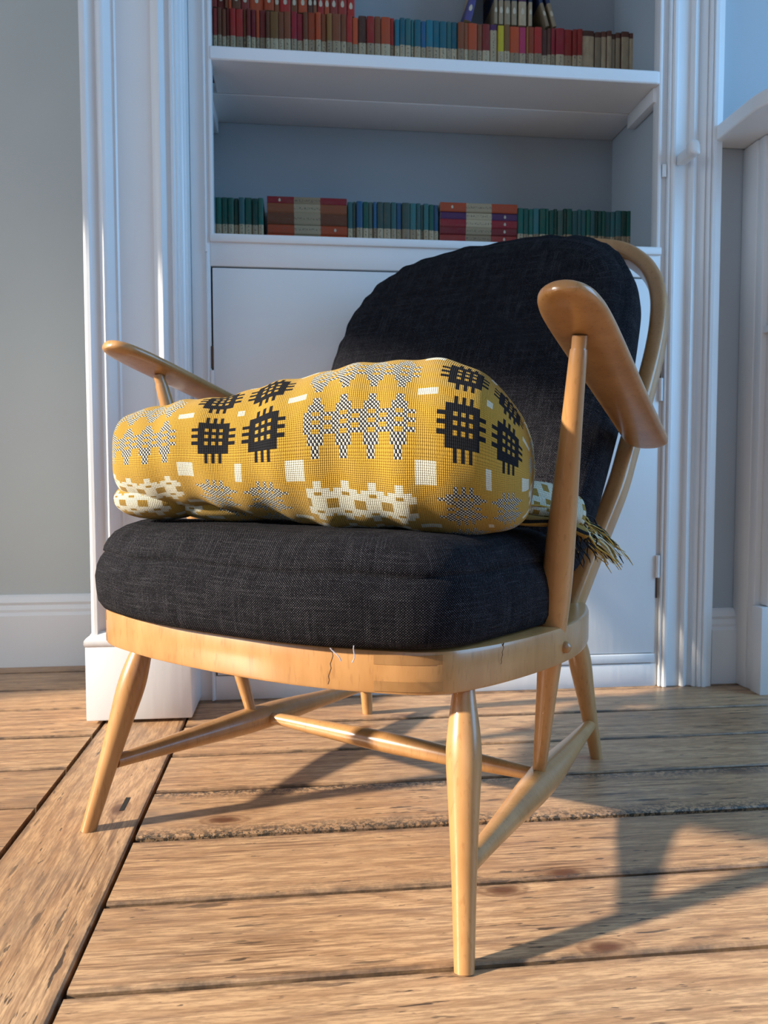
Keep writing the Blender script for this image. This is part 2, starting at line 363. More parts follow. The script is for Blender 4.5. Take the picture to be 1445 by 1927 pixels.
# nail slot in the long board
struct(box('trim_1', (-.252, 1.075, -.001), (-.246, 1.118, .0004), M_DARK)); bpy.data.objects['trim_1'].name = 'nail_slot'; bpy.data.objects['nail_slot'].parent = floor; del bpy.data.objects['nail_slot']['kind']

# ------------------------------------------------------------------ skirting on the far left wall
def skirt(name, x0, x1, yw, h, m, t=.022):
    pr = [(0, 0), (t, 0), (t, h*.72), (t*.75, h*.76), (t*.80, h*.80), (t*.62, h*.86), (t*.75, h*.90), (t*.45, h*.97), (t*.2, h), (0, h)]
    V = [(x, yw-a, b) for x in (x0, x1) for a, b in pr]; n = len(pr)
    Fc = [(k, (k+1) % n, n+(k+1) % n, n+k) for k in range(n)]+[tuple(range(n)), tuple(range(n, 2*n))]
    return mesh(name, V, Fc, m)
struct(skirt('baseboard_left', XL, -.38, 1.925, .172, M_TRIM))
struct(skirt('baseboard_right', .893, .965, 1.600, .165, M_TRIM, .020))

# ------------------------------------------------------------------ pier (left): moulded architrave on a plinth block
YP = 1.478
def arch(pts): return pts
prof = [(-.386, 1.93), (-.386, YP-.012), (-.381, YP-.017), (-.375, YP-.017), (-.372, YP-.010), (-.366, YP-.006), (-.360, YP-.004), (-.356, YP-.010),
        (-.350, YP-.014), (-.345, YP-.012), (-.341, YP-.002), (-.338, YP+.006), (-.336, YP+.012), (-.333, YP+.012), (-.331, YP+.010), (-.328, YP+.013),
        (-.266, YP+.013), (-.262, YP+.009), (-.256, YP+.004), (-.250, YP+.003), (-.245, YP+.012), (-.243, YP+.022), (-.236, YP+.022), (-.233, YP+.017), (-.229, YP+.017),
        (-.227, YP+.023), (-.224, YP+.023), (-.222, YP+.030), (-.219, YP+.031), (-.217, YP+.040), (-.214, YP+.042), (-.213, YP+.055), (-.211, YP+.056), (-.211, 1.62), (-.32, 1.93)]
pier = struct(extrude_z('trim_1', prof, .165, ZC, M_TRIM, None, .0004, 10))
plinth = box('plinth_block', (-.396, 1.453, .006), (-.204, 1.592, .146), M_TRIM, pier, .003)
sec = [(0, 0), (.013, 0), (.016, .004), (.0175, .009), (.0165, .015), (.013, .019), (.009, .020), (.008, .024), (.004, .028), (0, .030)]
path = [Vector((-.204-.0155, 1.60, .142)), Vector((-.204-.0155, 1.453+.0155, .142)), Vector((-.396+.0155, 1.453+.0155, .142)), Vector((-.396+.0155, 1.93, .142))]
def miter_sweep(name, path, sec, m, parent=None, sign=1):
    V, Fc = [], []; N = len(path); n = len(sec)
    for i, p in enumerate(path):
        d0 = (path[i]-path[i-1]).normalized() if i > 0 else (path[1]-path[0]).normalized()
        d1 = (path[i+1]-path[i]).normalized() if i < N-1 else d0
        n0 = Vector((d0.y, -d0.x, 0))*sign; n1 = Vector((d1.y, -d1.x, 0))*sign; nn = (n0+n1); nn = nn/nn.length_squared*2
        for a, b in sec: V.append(p+nn*a+Vector((0, 0, b)))
    for i in range(N-1):
        for k in range(n): Fc.append((i*n+k, i*n+(k+1) % n, (i+1)*n+(k+1) % n, (i+1)*n+k))
    Fc += [tuple(range(n)), tuple(range((N-1)*n, N*n))]
    return mesh(name, V, Fc, m, parent, True, ang=45)
miter_sweep('plinth_moulding', path, sec, M_TRIM, pier, -1)

# ------------------------------------------------------------------ right architrave
def P2(l): return l
prof = [(.776, 1.70), (.776, WY-.006), (.779, WY-.010), (.784, WY-.010), (.786, WY-.004), (.790, WY-.002), (.8165, WY-.002), (.8185, WY-.010), (.822, WY-.012),
        (.825, WY-.008), (.828, WY-.008), (.830, WY-.004), (.837, WY+.000), (.842, WY-.003), (.844, WY-.010), (.848, WY-.013), (.851, WY-.010), (.853, WY-.016), (.857, WY-.018), (.860, WY-.015),
        (.862, WY-.020), (.869, WY-.020), (.871, WY-.016), (.884, WY-.014), (.8848, WY+.01), (.8848, 1.70)]
arr = struct(extrude_z('trim_2', prof, 0, ZC, M_TRIM, None, .0004, 12))
# painted wooden turn button
bm = bmesh.new(); bxbm(bm, (.786, 1.508, 1.104), (.806, 1.572, 1.126), .004, 2); bxbm(bm, (.778, 1.498, 1.101), (.800, 1.520, 1.129), .007, 3)
from_bm('turn_button', bm, M_TRIM, arr, True, 40)

# ------------------------------------------------------------------ alcove cupboard
cup = empty('alcove_cupboard', (.29, WY, 0)); tag(cup, 'white painted built-in alcove cupboard with open book shelves above its doors', 'cupboard')
def cb(name, a, b, m=M_TRIM, bev=.0015):
    o = cup.location; return box(name, tuple(a[i]-o[i] for i in range(3)), tuple(b[i]-o[i] for i in range(3)), m, cup, bev)
cb('stile', (-.2105, WY, 0), (-.1735, WY+.03, ZC-.3)); cb('stile', (.7555, WY+.004, 0), (.7755, WY+.03, ZC-.3))
cb('bead', (-.1830, WY-.008, .90), (-.1785, WY+.02, ZC-.3)); cb('bead', (-.1735, WY-.004, .932), (-.1665, WY+.024, ZC-.3)); 
cb('bead', (.7485, WY-.004, .935), (.7555, WY+.024, ZC-.3)); cb('bead', (.7700, WY-.006, 0), (.7755, WY+.004, ZC-.3))
cb('bead', (-.1815, WY-.006, 0), (-.1765, WY+.002, .90))
cb('top_rail', (-.1735, WY, .875), (.7600, WY+.028, .937)); cb('ledge', (-.1735, WY-.006, .921), (.7600, WY+.03, .9375), bev=.003)
cb('bottom_rail', (-.1735, WY, 0), (.766, WY+.028, .050)); cb('kick_strip', (-.17, WY-.003, .0525), (.7615, WY+.02, .0715))
cb('carcass_back', (-.195, 1.83, 0), (.760, 1.849, .90), M_DARK)
cb('base_shelf', (-.195, WY+.03, .880), (.760, 1.849, .893))
for xa, xb in ((-.1700, .2945), (.2965, .7615)): d = cb('door', (xa, WY+.000, .0735), (xb, WY+.022, .8715))
for x, z in ((-.1725, .645), (.7640, .640), (.7640, .262)):
    hg = lathe('hinge', (x-cup.location.x, WY-.003-WY, z-.024), (x-cup.location.x, WY-.003-WY, z+.024), [(0, .0045), (.5, .0045), (1, .0045)], M_TRIM, cup, 10, 1)
for x, z, ww in ((-.1722, .695, .0050), (.7635, .685, .0040), (.7635, .215, .0045)):
    cb('hinge_recess', (x-ww/2, WY-.0008, z-.022), (x+ww/2, WY+.004, z+.022), M_PLINTH_RUST, 0)
cb('door_gap', (-.1735, WY+.006, .07), (-.1700, WY+.012, .873), M_DARK, 0); cb('door_gap', (.7615, WY+.006, .07), (.766, WY+.012, .873), M_DARK, 0)
# shelf of two boards, rounded corner at the right, on battens
SZ = 1.2700
o = cup.location
pl = [(-.170, WY-.006), (.742, WY-.006), (.750, WY-.004), (.7535, WY+.004), (.7535, WY+.132), (-.170, WY+.132)]
sh = extrude_z('shelf', [(x-o[0], y-o[1]) for x, y in pl], SZ, SZ+.0265, M_TRIM, cup)
bv = sh.modifiers.new('bevel', 'BEVEL'); bv.width = .003; bv.segments = 2
cb('shelf', (-.190, WY+.1345, SZ-.001), (.7600, 1.849, SZ+.0225))
cb('shelf_batten', (.7420, WY+.010, SZ-.030), (.7605, WY+.14, SZ-.0005)); cb('shelf_batten', (-.196, WY+.05, SZ-.030), (-.180, 1.84, SZ-.0005))
cb('catch_plate', (.759, WY-.003, 1.083), (.7685, WY+.004, 1.109), bev=.001)

# ------------------------------------------------------------------ mantelpiece
man = empty('mantelpiece', (1.4, 1.5, 0)); tag(man, 'white painted fireplace mantelpiece with curved shelf corner at the right edge', 'fireplace')
def mb(name, a, b, bev=.002): q = man.location; return box(name, tuple(a[i]-q[i] for i in range(3)), tuple(b[i]-q[i] for i in range(3)), M_TRIM, man, bev)
r = .11; xs, yf = .868, 1.335
pl = [(xs, 1.598)]+[(xs+r-r*math.cos(rad(a)), yf+r-r*math.sin(rad(a))) for a in range(0, 91, 9)]+[(1.95, yf), (1.95, 1.598)]
ms = extrude_z('mantel_shelf', [(x-1.4, y-1.5) for x, y in pl], 1.155, 1.186, M_TRIM, man); b_ = ms.modifiers.new('b', 'BEVEL'); b_.width = .004; b_.segments = 3; b_.limit_method = 'ANGLE'
mb('jamb_panel', (.950, 1.545, 0), (1.14, 1.5995, 1.154)); mb('jamb_moulding', (.9525, 1.522, 0), (1.12, 1.546, 1.154))
mb('column', (.9650, 1.496, .185), (1.09, 1.523, 1.154)); mb('plinth_block', (.948, 1.487, 0), (1.10, 1.523, .184))
mb('column_band', (.957, 1.490, .752), (1.095, 1.523, .766))
mb('jamb_panel', (1.70, 1.545, 0), (1.89, 1.5995, 1.154)); mb('plinth_block', (1.74, 1.487, 0), (1.89, 1.545, .184)); mb('column', (1.75, 1.496, .185), (1.87, 1.545, 1.154))
mb('frieze', (1.14, 1.545, .95), (1.70, 1.5995, 1.154))

# ------------------------------------------------------------------ books
def srgb(r, g, b):
    f = lambda c: (c/255/12.92) if c/255 <= .04045 else ((c/255+.055)/1.055)**2.4
    return (f(r), f(g), f(b), 1)
def book_mesh(th, h=.181, d=.111, style=0):
    """upright book; spine towards -Y at y=0. bands of the spine are faces of their own"""
    V, Fc, mi = [], [], []; e = .0008; hw = th/2
    if style == 0: zs = [0, h*.335, h*.665, h]; bm_ = [0, 2, 0]
    elif style == 1: zs = [0, h*.30, h*.58, h]; bm_ = [1, 0, 1]         # cream spine, coloured block
    elif style == 2: zs = [0, h*.06, h*.93, h]; bm_ = [0, 1, 0]         # page side outwards
    else: zs = [0, h*.5, h*.93, h]; bm_ = [2, 2, 0]
    sp = [(-hw, d), (-hw, .0016), (-hw*.72, .0004), (0, 0), (hw*.72, .0004), (hw, .0016), (hw, d)]
    for z in zs:
        for x, y in sp: V.append((x, y, z))
    n = len(sp)
    for i in range(3):
        for k in range(n-1): Fc.append((i*n+k, i*n+k+1, (i+1)*n+k+1, (i+1)*n+k)); mi.append(bm_[i] if (style != 2 or 0 < k < n-2) else 0)
    Fc.append(tuple(range(n))); mi.append(1); Fc.append(tuple(range(3*n, 4*n))); mi.append(3)
    for i in range(3): Fc.append((i*n, i*n+n-1, (i+1)*n+n-1, (i+1)*n)); mi.append(3)
    me = bpy.data.meshes.new('book'); me.from_pydata(V, [], Fc)
    for m in (B_COV, B_CRM, B_LET, B_PAGE): me.materials.append(m)
    me.polygons.foreach_set('material_index', mi)
    bm = bmesh.new(); bm.from_mesh(me); bmesh.ops.recalc_face_normals(bm, faces=bm.faces); bm.to_mesh(me); bm.free()
    return me
BM = {}
def get_book(th, style, h=.172):
    k = (round(th*1000), style, round(h*1000))
    if k not in BM: BM[k] = book_mesh(k[0]/1000, k[2]/1000, .105, style)
    return BM[k]
def emblem_mesh():
    V = [(0, 0, .0065), (.0018, 0, .0045), (.0032, 0, 0), (.0026, 0, -.0045), (0, 0, -.006), (-.0026, 0, -.0045), (-.0032, 0, 0), (-.0018, 0, .0045)]
    V += [(x, -.0003, z) for x, y, z in V]; n = 8
    Fc = [tuple(range(8, 16))]+[(k, (k+1) % 8, 8+(k+1) % 8, 8+k) for k in range(8)]
    me = bpy.data.meshes.new('emblem'); me.from_pydata(V, [], Fc); me.materials.append(B_EMB); return me
EMB = emblem_mesh()
ORD = ['first', 'second', 'third', 'fourth', 'fifth', 'sixth', 'seventh', 'eighth', 'ninth', 'tenth', 'eleventh', 'twelfth', 'thirteenth', 'fourteenth', 'fifteenth', 'sixteenth', 'seventeenth', 'eighteenth', 'nineteenth']
TENS = {2: 'twenty', 3: 'thirty', 4: 'forty', 5: 'fifty', 6: 'sixty', 7: 'seventy', 8: 'eighty'}
def ordn(i):
    if i < 19: return ORD[i]
    k = i+1; t, u = divmod(k, 10)
    return (TENS[t][:-1]+'ieth') if u == 0 else TENS[t]+'-'+ORD[u-1]
CO = {'brick red': (150, 48, 40), 'orange': (196, 78, 38), 'red': (178, 44, 36), 'rust brown': (140, 74, 42), 'ochre': (150, 100, 48), 'teal': (28, 108, 122), 'blue green': (52, 112, 112),
      'dark green': (10, 84, 70), 'green': (20, 98, 84), 'grey green': (70, 100, 90), 'yellow': (190, 168, 40), 'pink': (178, 52, 88), 'purple': (84, 40, 86), 'crimson': (150, 32, 42),
      'dark brown': (98, 56, 42), 'lilac': (92, 86, 150), 'navy': (22, 48, 88), 'blue': (36, 92, 128)}
def add_book(x, y, z, th, col, style, label, group, rot=(0, 0, 0), h=.172, emb=0):
    o = bpy.data.objects.new('book', get_book(th, style, h)); link(o); o.location = (x, y, z); o.rotation_euler = rot
    c = CO[col]; j = R.uniform(.70, .98); o.color = srgb(*[min(255, v*j) for v in c])
    tag(o, label, 'book', group)
    if emb:
        e = bpy.data.objects.new('emblem', EMB); link(e, o); e.location = (0, -.0001, emb); e.scale = (min(1.2, th/.0085),)*3 if th < .012 else (1.2, 1, 1.2)
    return o
YS = 1.741; ZT = SZ+.0225+.0003
def px2x(px, y): # spine position along the shelf from the photograph's layout, at depth y
    t = math.tan(math.atan((px-722.5)/F)+YAW); return t*y
def row(edges, cols, z, place, group, y=YS, styles=None, emb=0, hs=None):
    n = len(cols)
    for i in range(n):
        xa, xb = px2x(edges[i], y), px2x(edges[i+1], y); th = max(.004, xb-xa-.0006)
        lab = '%s paperback, %s from left, %s' % (cols[i], ordn(i), place)
        hh = hs[i] if hs else .172-R.choice([0, 0, .001, .002, .004])
        add_book((xa+xb)/2, y+R.uniform(-.003, .003), z, math.floor(th*1000)/1000, cols[i], styles[i] if styles else 0, lab, group, (0, 0, R.uniform(-.01, .01)), hh, emb)
def spread(a, b, n, v=.3):
    ws = [1+R.uniform(-v, v) for _ in range(n)]; s = sum(ws); out = [a]; acc = a
    for w_ in ws: acc += (b-a)*w_/s; out.append(acc)
    return out
# upper shelf, front row (edges and colours read off the photograph, in its pixels)
E1 = [398, 412, 420, 428, 436, 443, 453, 467, 473, 481, 490, 497, 508, 516, 531, 541, 554, 565, 576, 585, 599, 609, 619, 629, 645, 655, 666, 677, 692, 706, 718, 735, 743]
C1 = ['brick red', 'brick red', 'rust brown', 'rust brown', 'brick red', 'red', 'red', 'rust brown', 'brick red', 'crimson', 'orange', 'brick red', 'rust brown', 'ochre', 'rust brown', 'rust brown', 'crimson', 'crimson', 'rust brown', 'orange', 'orange', 'rust brown', 'ochre', 'rust brown', 'rust brown', 'red', 'orange', 'dark brown', 'red', 'rust brown', 'orange', 'red']
E2 = [743, 752, 762, 773, 779, 791, 800, 813, 825, 838, 847, 858]; C2 = ['teal', 'teal', 'blue green', 'blue green', 'teal', 'blue', 'teal', 'teal', 'teal', 'blue green', 'teal']
E3 = [858, 870, 877, 894, 903, 917, 931, 942, 953, 971, 984, 987, 998, 1012, 1022, 1029, 1037, 1053, 1067, 1076, 1086, 1108, 1120, 1130, 1139, 1147, 1156, 1171, 1180, 1188]
C3 = ['rust brown', 'rust brown', 'orange', 'rust brown', 'brick red', 'purple', 'yellow', 'ochre', 'orange', 'pink', 'ochre', 'orange', 'red', 'dark brown', 'dark brown', 'crimson', 'crimson', 'red', 'red', 'red', 'dark brown', 'dark brown', 'dark brown', 'dark brown', 'dark brown', 'dark brown', 'dark brown', 'dark brown', 'dark brown']
S3 = [0, 0, 0, 0, 0, 3, 0, 0, 0, 0, 0, 0, 0, 0, 0, 0, 0, 0, 0, 0, 2, 2, 2, 2, 2, 2, 2, 2, 2]
row(E1+E2[1:]+E3[1:], C1+C2+C3, ZT, 'upper shelf front row', 'paperbacks standing along the upper shelf', styles=[0]*43+S3)
# second row standing on the first
E4 = [398, 404, 420, 434, 440, 447, 463, 479, 505, 524, 534, 554, 567, 585, 594, 602, 615, 625, 640, 656, 671]
C4 = ['brick red', 'brick red', 'brick red', 'rust brown', 'orange', 'rust brown', 'brick red', 'orange', 'orange', 'rust brown', 'red', 'rust brown', 'orange', 'dark brown', 'rust brown', 'red', 'orange', 'brick red', 'brick red', 'red']
ZT2 = ZT+.1724
row(E4, C4, ZT2, 'in the row stacked on top of another, upper shelf', 'paperbacks standing on top of the upper shelf row', YS+.004, emb=.022)
# blue ones, some leaning
bl = [(924, 931, 'navy', 0, 1), (933, 941, 'lilac', 0, 1), (943, 954, 'navy', 0, 1), (956, 966, 'navy', 0, 1), (969, 983, 'purple', 0, 1), (987, 994, 'navy', 0, 1)]
for i, (a, b, c, t_, s_) in enumerate(bl):
    xa, xb = px2x(a, YS), px2x(b, YS)
    add_book((xa+xb)/2, YS, ZT2+.0005, math.floor((xb-xa)*1000)/1000, c, s_, 'upright %s paperback, %s of the six between the leaning books' % (c, ORD[i]), 'blue paperbacks standing on the upper shelf row', emb=.03)
for px, th, c, ang, lab, st in ((873, .016, 'lilac', 14, 'lilac paperback leaning right at the left end of the blue group', 0), (1019, .008, 'navy', -17, 'navy blue paperback leaning left beside the upright blue group', 1), (1032, .009, 'navy', -17, 'cream and navy paperback leaning left, outer one of the leaning pair', 1)):
    add_book(px2x(px, YS)+ (.004), YS, ZT2+.0015+th*.16, th, c, st, lab, 'leaning paperbacks on the upper shelf row', (0, rad(ang), 0), emb=.028)
# lower shelf
ZL = .8933
E5 = [402, 413, 424, 435, 446, 455, 466, 480, 491, 501]; C5 = ['blue green', 'green', 'dark green', 'dark green', 'dark green', 'blue green', 'dark green', 'dark green', 'green']
row(E5, C5, ZL, 'lower shelf left end', 'green paperbacks at the left end of the lower shelf')
E6 = [656, 666, 672, 684, 695, 703, 710, 722, 736, 746, 756, 771, 783, 791, 796, 806, 815, 824]
C6 = ['blue green', 'grey green', 'blue', 'dark green', 'grey green', 'blue', 'grey green', 'grey green', 'blue green', 'blue', 'grey green', 'blue green', 'blue green', 'grey green', 'blue green', 'dark green', 'blue']
row(E6, C6, ZL, 'between the two flat stacks, lower shelf', 'green and blue paperbacks between the flat stacks')
E7 = spread(970, 1186, 25, .35); C7 = [R.choice(['green', 'dark green', 'dark green', 'green', 'blue green', 'grey green', 'green']) for _ in range(25)]
row(E7, C7, ZL, 'lower shelf right of flat stacks', 'green paperbacks at the right end of the lower shelf')
# flat stacks: books lying with the spine to the front
def stack(pxa, pxb, items, word):
    xa, xb = px2x(pxa, YS), px2x(pxb, YS); z = ZL; xc = (xa+xb)/2
    for i, (th, c, e) in enumerate(items):
        o = add_book(xa+R.uniform(0, .002), YS+R.uniform(-.003, .003), z+th/2, th-.0004, c, 0, '%s paperback lying flat, %s from bottom of the %s stack' % (c, ORD[i], word), 'paperbacks lying in the %s flat stack' % word, (0, rad(90), 0), min(.181, xb-xa), 0)
        if e:
            m = bpy.data.objects.new('emblem', EMB); link(m, o); m.location = (0, -.0002, .181*e); m.rotation_euler = (0, rad(-90), 0); m.scale = (.8, 1, .6)
        z += th
def fitstack(items, top):  # scale thickness so the stack ends at the right height
    s = sum(t for t, c, e in items); return [(round(t*(top-ZL)/s, 3), c, e) for t, c, e in items]
stack(507, 654, fitstack([(.015, 'rust brown', 0), (.018, 'orange', 0), (.014, 'orange', 0), (.016, 'brick red', 0), (.016, 'orange', .82), (.016, 'orange', .82), (.02, 'rust brown', 0), (.016, 'rust brown', 0), (.013, 'crimson', .15)], 1.070), 'left')
stack(826, 968, fitstack([(.015, 'crimson', 0), (.018, 'orange', 0), (.016, 'red', 0), (.014, 'rust brown', 0), (.012, 'brick red', .82), (.013, 'brick red', .82), (.013, 'crimson', .82), (.014, 'crimson', .82), (.013, 'purple', .82), (.016, 'orange', .15)], 1.070), 'right')

# ================================================================== the chair (local frame: x right, y to the back)
CA = rad(-37.8); CO_ = Vector((-.0642, .855, 0))
chair = empty('armchair', CO_, CA)
tag(chair, 'low beech spindle-back armchair with turned legs and bowed back', 'chair')
ff = lambda s: Vector((s*.2715, 0, 0)); ft = lambda s: Vector((s*.2355, .0711, .25))
rf = lambda s: Vector((s*.2226, .5987, 0)); rtp = lambda s: Vector((s*.200, .540, .229))
# seat frame ring
HALF = [(0, -.033), (.06, -.031), (.12, -.022), (.175, -.006), (.212, .010), (.237, .032), (.252, .064), (.266, .11), (.279, .18), (.286, .26), (.281, .33), (.266, .40), (.244, .46), (.214, .52), (.165, .552), (.09, .564), (0, .566)]
LH = [(0, -.033), (.06, -.031), (.12, -.025), (.175, -.014), (.215, -.003), (.243, .012), (.262, .036), (.272, .085), (.280, .16), (.286, .25), (.281, .33), (.266, .40), (.244, .46), (.214, .52), (.165, .552), (.09, .564), (0, .566)]
def full(half, left=None): return half+[(-x, y) for x, y in reversed((left or half)[1:-1])]
def offset(pl, d):
    n = len(pl); out = []
    for i in range(n):
        a, b = Vector(pl[i-1]), Vector(pl[(i+1) % n]); t = (b-a).normalized(); out.append((pl[i][0]+t.y*d, pl[i][1]-t.x*d))
    return out
ring = catmull(full(HALF, LH), 6, True)
Z0, Z1 = .250, .2945
prof = [(-.044, Z0), (-.004, Z0), (-.0012, Z0+.0012), (0, Z0+.004), (0, Z1-.005), (-.0015, Z1-.0015), (-.005, Z1), (-.044, Z1)]
V, Fc = [], []; lay = [offset(ring, d) for d, z in prof]; n = len(ring); mN = len(prof)
for i in range(n):
    for k, (d, z) in enumerate(prof): V.append((*lay[k][i], z-.035*lay[k][i][1]))
for i in range(n):
    for k in range(mN): j = (i+1) % n; Fc.append((i*mN+k, i*mN+(k+1) % mN, j*mN+(k+1) % mN, j*mN+k))
frame = mesh('seat_frame', V, Fc, M_BEECH, chair, True, ang=40)
# corner finger joints let into the front rail: slivers of end grain
def ring_patch(name, s0, s1, za, zb, m, out=.0004, parent=None):
    """thin patch on the outside of the ring between outline fractions s0..s1"""
    n0, n1 = int(s0*n), int(s1*n); idx = [i % n for i in range(n0, n1+1)]; L = offset(ring, out); L2 = offset(ring, -.001); V = []
    for i in idx: V += [(*L[i], za), (*L[i], zb), (*L2[i], za), (*L2[i], zb)]
    Fc = [(4*i, 4*i+4, 4*i+5, 4*i+1) for i in range(len(idx)-1)]+[(4*i+1, 4*i+5, 4*i+7, 4*i+3) for i in range(len(idx)-1)]+[(4*i, 4*i+4, 4*i+6, 4*i+2) for i in range(len(idx)-1)]+[(0, 1, 3, 2), (len(V)-4, len(V)-3, len(V)-1, len(V)-2)]
    return mesh(name, V, Fc, m, parent or frame, True, ang=40)
def frac(px_, py_):
    return min(range(n), key=lambda i: (ring[i][0]-px_)**2+(ring[i][1]-py_)**2)/n
for sx in (1, -1):
    fa, fb = (frac(.178, -.006), frac(.235, .03)) if sx > 0 else (frac(-.235, .007), frac(-.262, .04))
    if fa > fb: fa, fb = fb, fa
    for za, zb in ((Z0+.0035, Z0+.0135), (Z1-.0145, Z1-.005)): ring_patch('finger_joint', fa, fb, za, zb, M_JOINT)
# legs
LEG = [(0, .0098), (.02, .0100), (.30, .0125), (.52, .0155), (.66, .0178), (.74, .0178), (.82, .0158), (.92, .0122), (1.0, .0108)]
for s in (1, -1):
    a, b = ff(s), ft(s); lathe('leg', a, a+(b-a)*1.04, LEG, M_BEECH, chair)
    a, b = rf(s), rtp(s); lathe('leg', a, a+(b-a)*1.04, [(t, r*.98) for t, r in LEG], M_BEECH, chair)
# side stretchers, cross stretcher, arm posts, arms
mids = {}
for s in (1, -1):
    a = ff(s)+(ft(s)-ff(s))*.334; b = rf(s)+(rtp(s)-rf(s))*.258; d = (b-a)
    lathe('stretcher', a, b, [(0.02, .0095), (.10, .0108), (.25, .0145), (.40, .0190), (.50, .0202), (.60, .0190), (.75, .0145), (.90, .0110), (.985, .0095)], M_BEECH, chair)
    mids[s] = a+d*.515
    pb = a+d*.464+Vector((0, 0, .012)); pt = Vector((s*.3193, .1761, .6125))
    post = lathe('arm_post', pb, pt, [(0, .0082), (.08, .0098), (.20, .0122), (.33, .0155), (.45, .0176), (.55, .0172), (.70, .0142), (.85, .0112), (.965, .0094), (.97, .0082), (1.0, .0082)], M_BEECH, chair, sub=4)
    # bolt through post and frame
    q = pb+(pt-pb)*.335; bo = lathe('bolt_head', q+Vector((s*.008, -.006, 0)), q+Vector((s*.0265, -.0065, 0)), [(0, .0068), (.7, .0072), (.9, .005), (1, .002)], M_BEECHD, post, 12, 2)
lathe('stretcher', mids[-1], mids[1], [(0, .0085), (.08, .0095), (.25, .0125), (.5, .0150), (.75, .0125), (.92, .0095), (1, .0085)], M_BEECH, chair)
for s in (1, -1):
    # arm: flat paddle falling to the back
    slope = -.287; yc0, yc1 = .118, .490; cx = .3235; hw = .033
    prof2 = [(.0, .22), (.010, .55), (.035, .82), (.075, .97), (.13, 1.05), (.25, 1.06), (.5, 1.0), (.75, .96), (.90, .96), (.955, .93), (.985, .78), (1.0, .42)]
    pp = catmull(prof2, 4); V, Fc = [], []; sec = rrect(1, 1, .42, 5); ns = len(sec)
    Y0, Y1 = .090, .572
    for t, wv in pp:
        y = Y0+(Y1-Y0)*t; zc = .6115+slope*(y-.1761)+.0105; hh = .0185*(.42+.58*min(1, wv*1.1)); xs_ = s*(cx+.002-.022*t)
        for a, b in sec: V.append((xs_+a*2*hw*wv, y+b*.004, zc+b*hh))
    for i in range(len(pp)-1):
        for k in range(ns): Fc.append((i*ns+k, i*ns+(k+1) % ns, (i+1)*ns+(k+1) % ns, (i+1)*ns+k))
    Fc += [tuple(range(ns)), tuple(range((len(pp)-1)*ns, len(pp)*ns))]
    mesh('armrest', V, Fc, M_BEECH, chair, True, ang=60)
# bent bow of the back
BOW = [(.224, .268), (.244, .36), (.262, .44), (.269, .50), (.280, .60), (.285, .66), (.285, .71), (.279, .757), (.263, .80), (.236, .835), (.19, .866), (.10, .887), (0, .893)]
bowy = lambda z: .458+.588*(z-.283)
bpth = [Vector((x, bowy(z), z)) for x, z in BOW]; bpth = bpth+[Vector((-v.x, v.y, v.z)) for v in reversed(bpth[:-1])]
bp = [Vector(p) for p in catmull([tuple(v) for v in bpth], 6)]
nrm = Vector((0, -.862, .507))
sweep('back_bow', bp, rrect(.027, .038, .008, 4), M_BEECH, chair, ups=[nrm]*len(bp))
for x in (-.17, -.10, -.035, .035, .10, .17):
    zt = .882-.9*abs(x)**2; lathe('spindle', (x, bowy(.29)-.01, .276), (x*1.15, bowy(zt), zt), [(0, .006), (.3, .0085), (.6, .008), (1, .0055)], M_BEECH, chair, 10, 2)

# hairline cracks in the front rail
def crack(f0, za, zb, lean):
    i0 = int(f0*n); L = offset(ring, .0003); V = []; m_ = 9
    a, b = Vector(L[i0 % n]), Vector(L[(i0+1) % n]); t = (b-a).normalized(); nn_ = Vector((t.y, -t.x))
    for k in range(m_+1):
        z = za+(zb-za)*k/m_; c = a+t*(lean*k/m_+.0009*math.sin(k*2.1)); w_ = .00018
        for sgn in (-1, 1): p = c+t*w_*sgn; V.append((p.x, p.y, z-.035*p.y)); q_ = p-nn_*.0012; V.append((q_.x, q_.y, z-.035*p.y))
    Fc = []
    for k in range(m_): a_, b_ = 4*k, 4*k+4; Fc += [(a_, a_+2, b_+2, b_), (a_, b_, b_+1, a_+1), (a_+2, a_+3, b_+3, b_+2)]
    return mesh('crack', V, Fc, M_HAIR, frame)
crack(frac(.128, -.020), Z0+.006, Z1-.001, .006); crack(frac(.262, .10), Z0+.022, Z1-.001, .005)

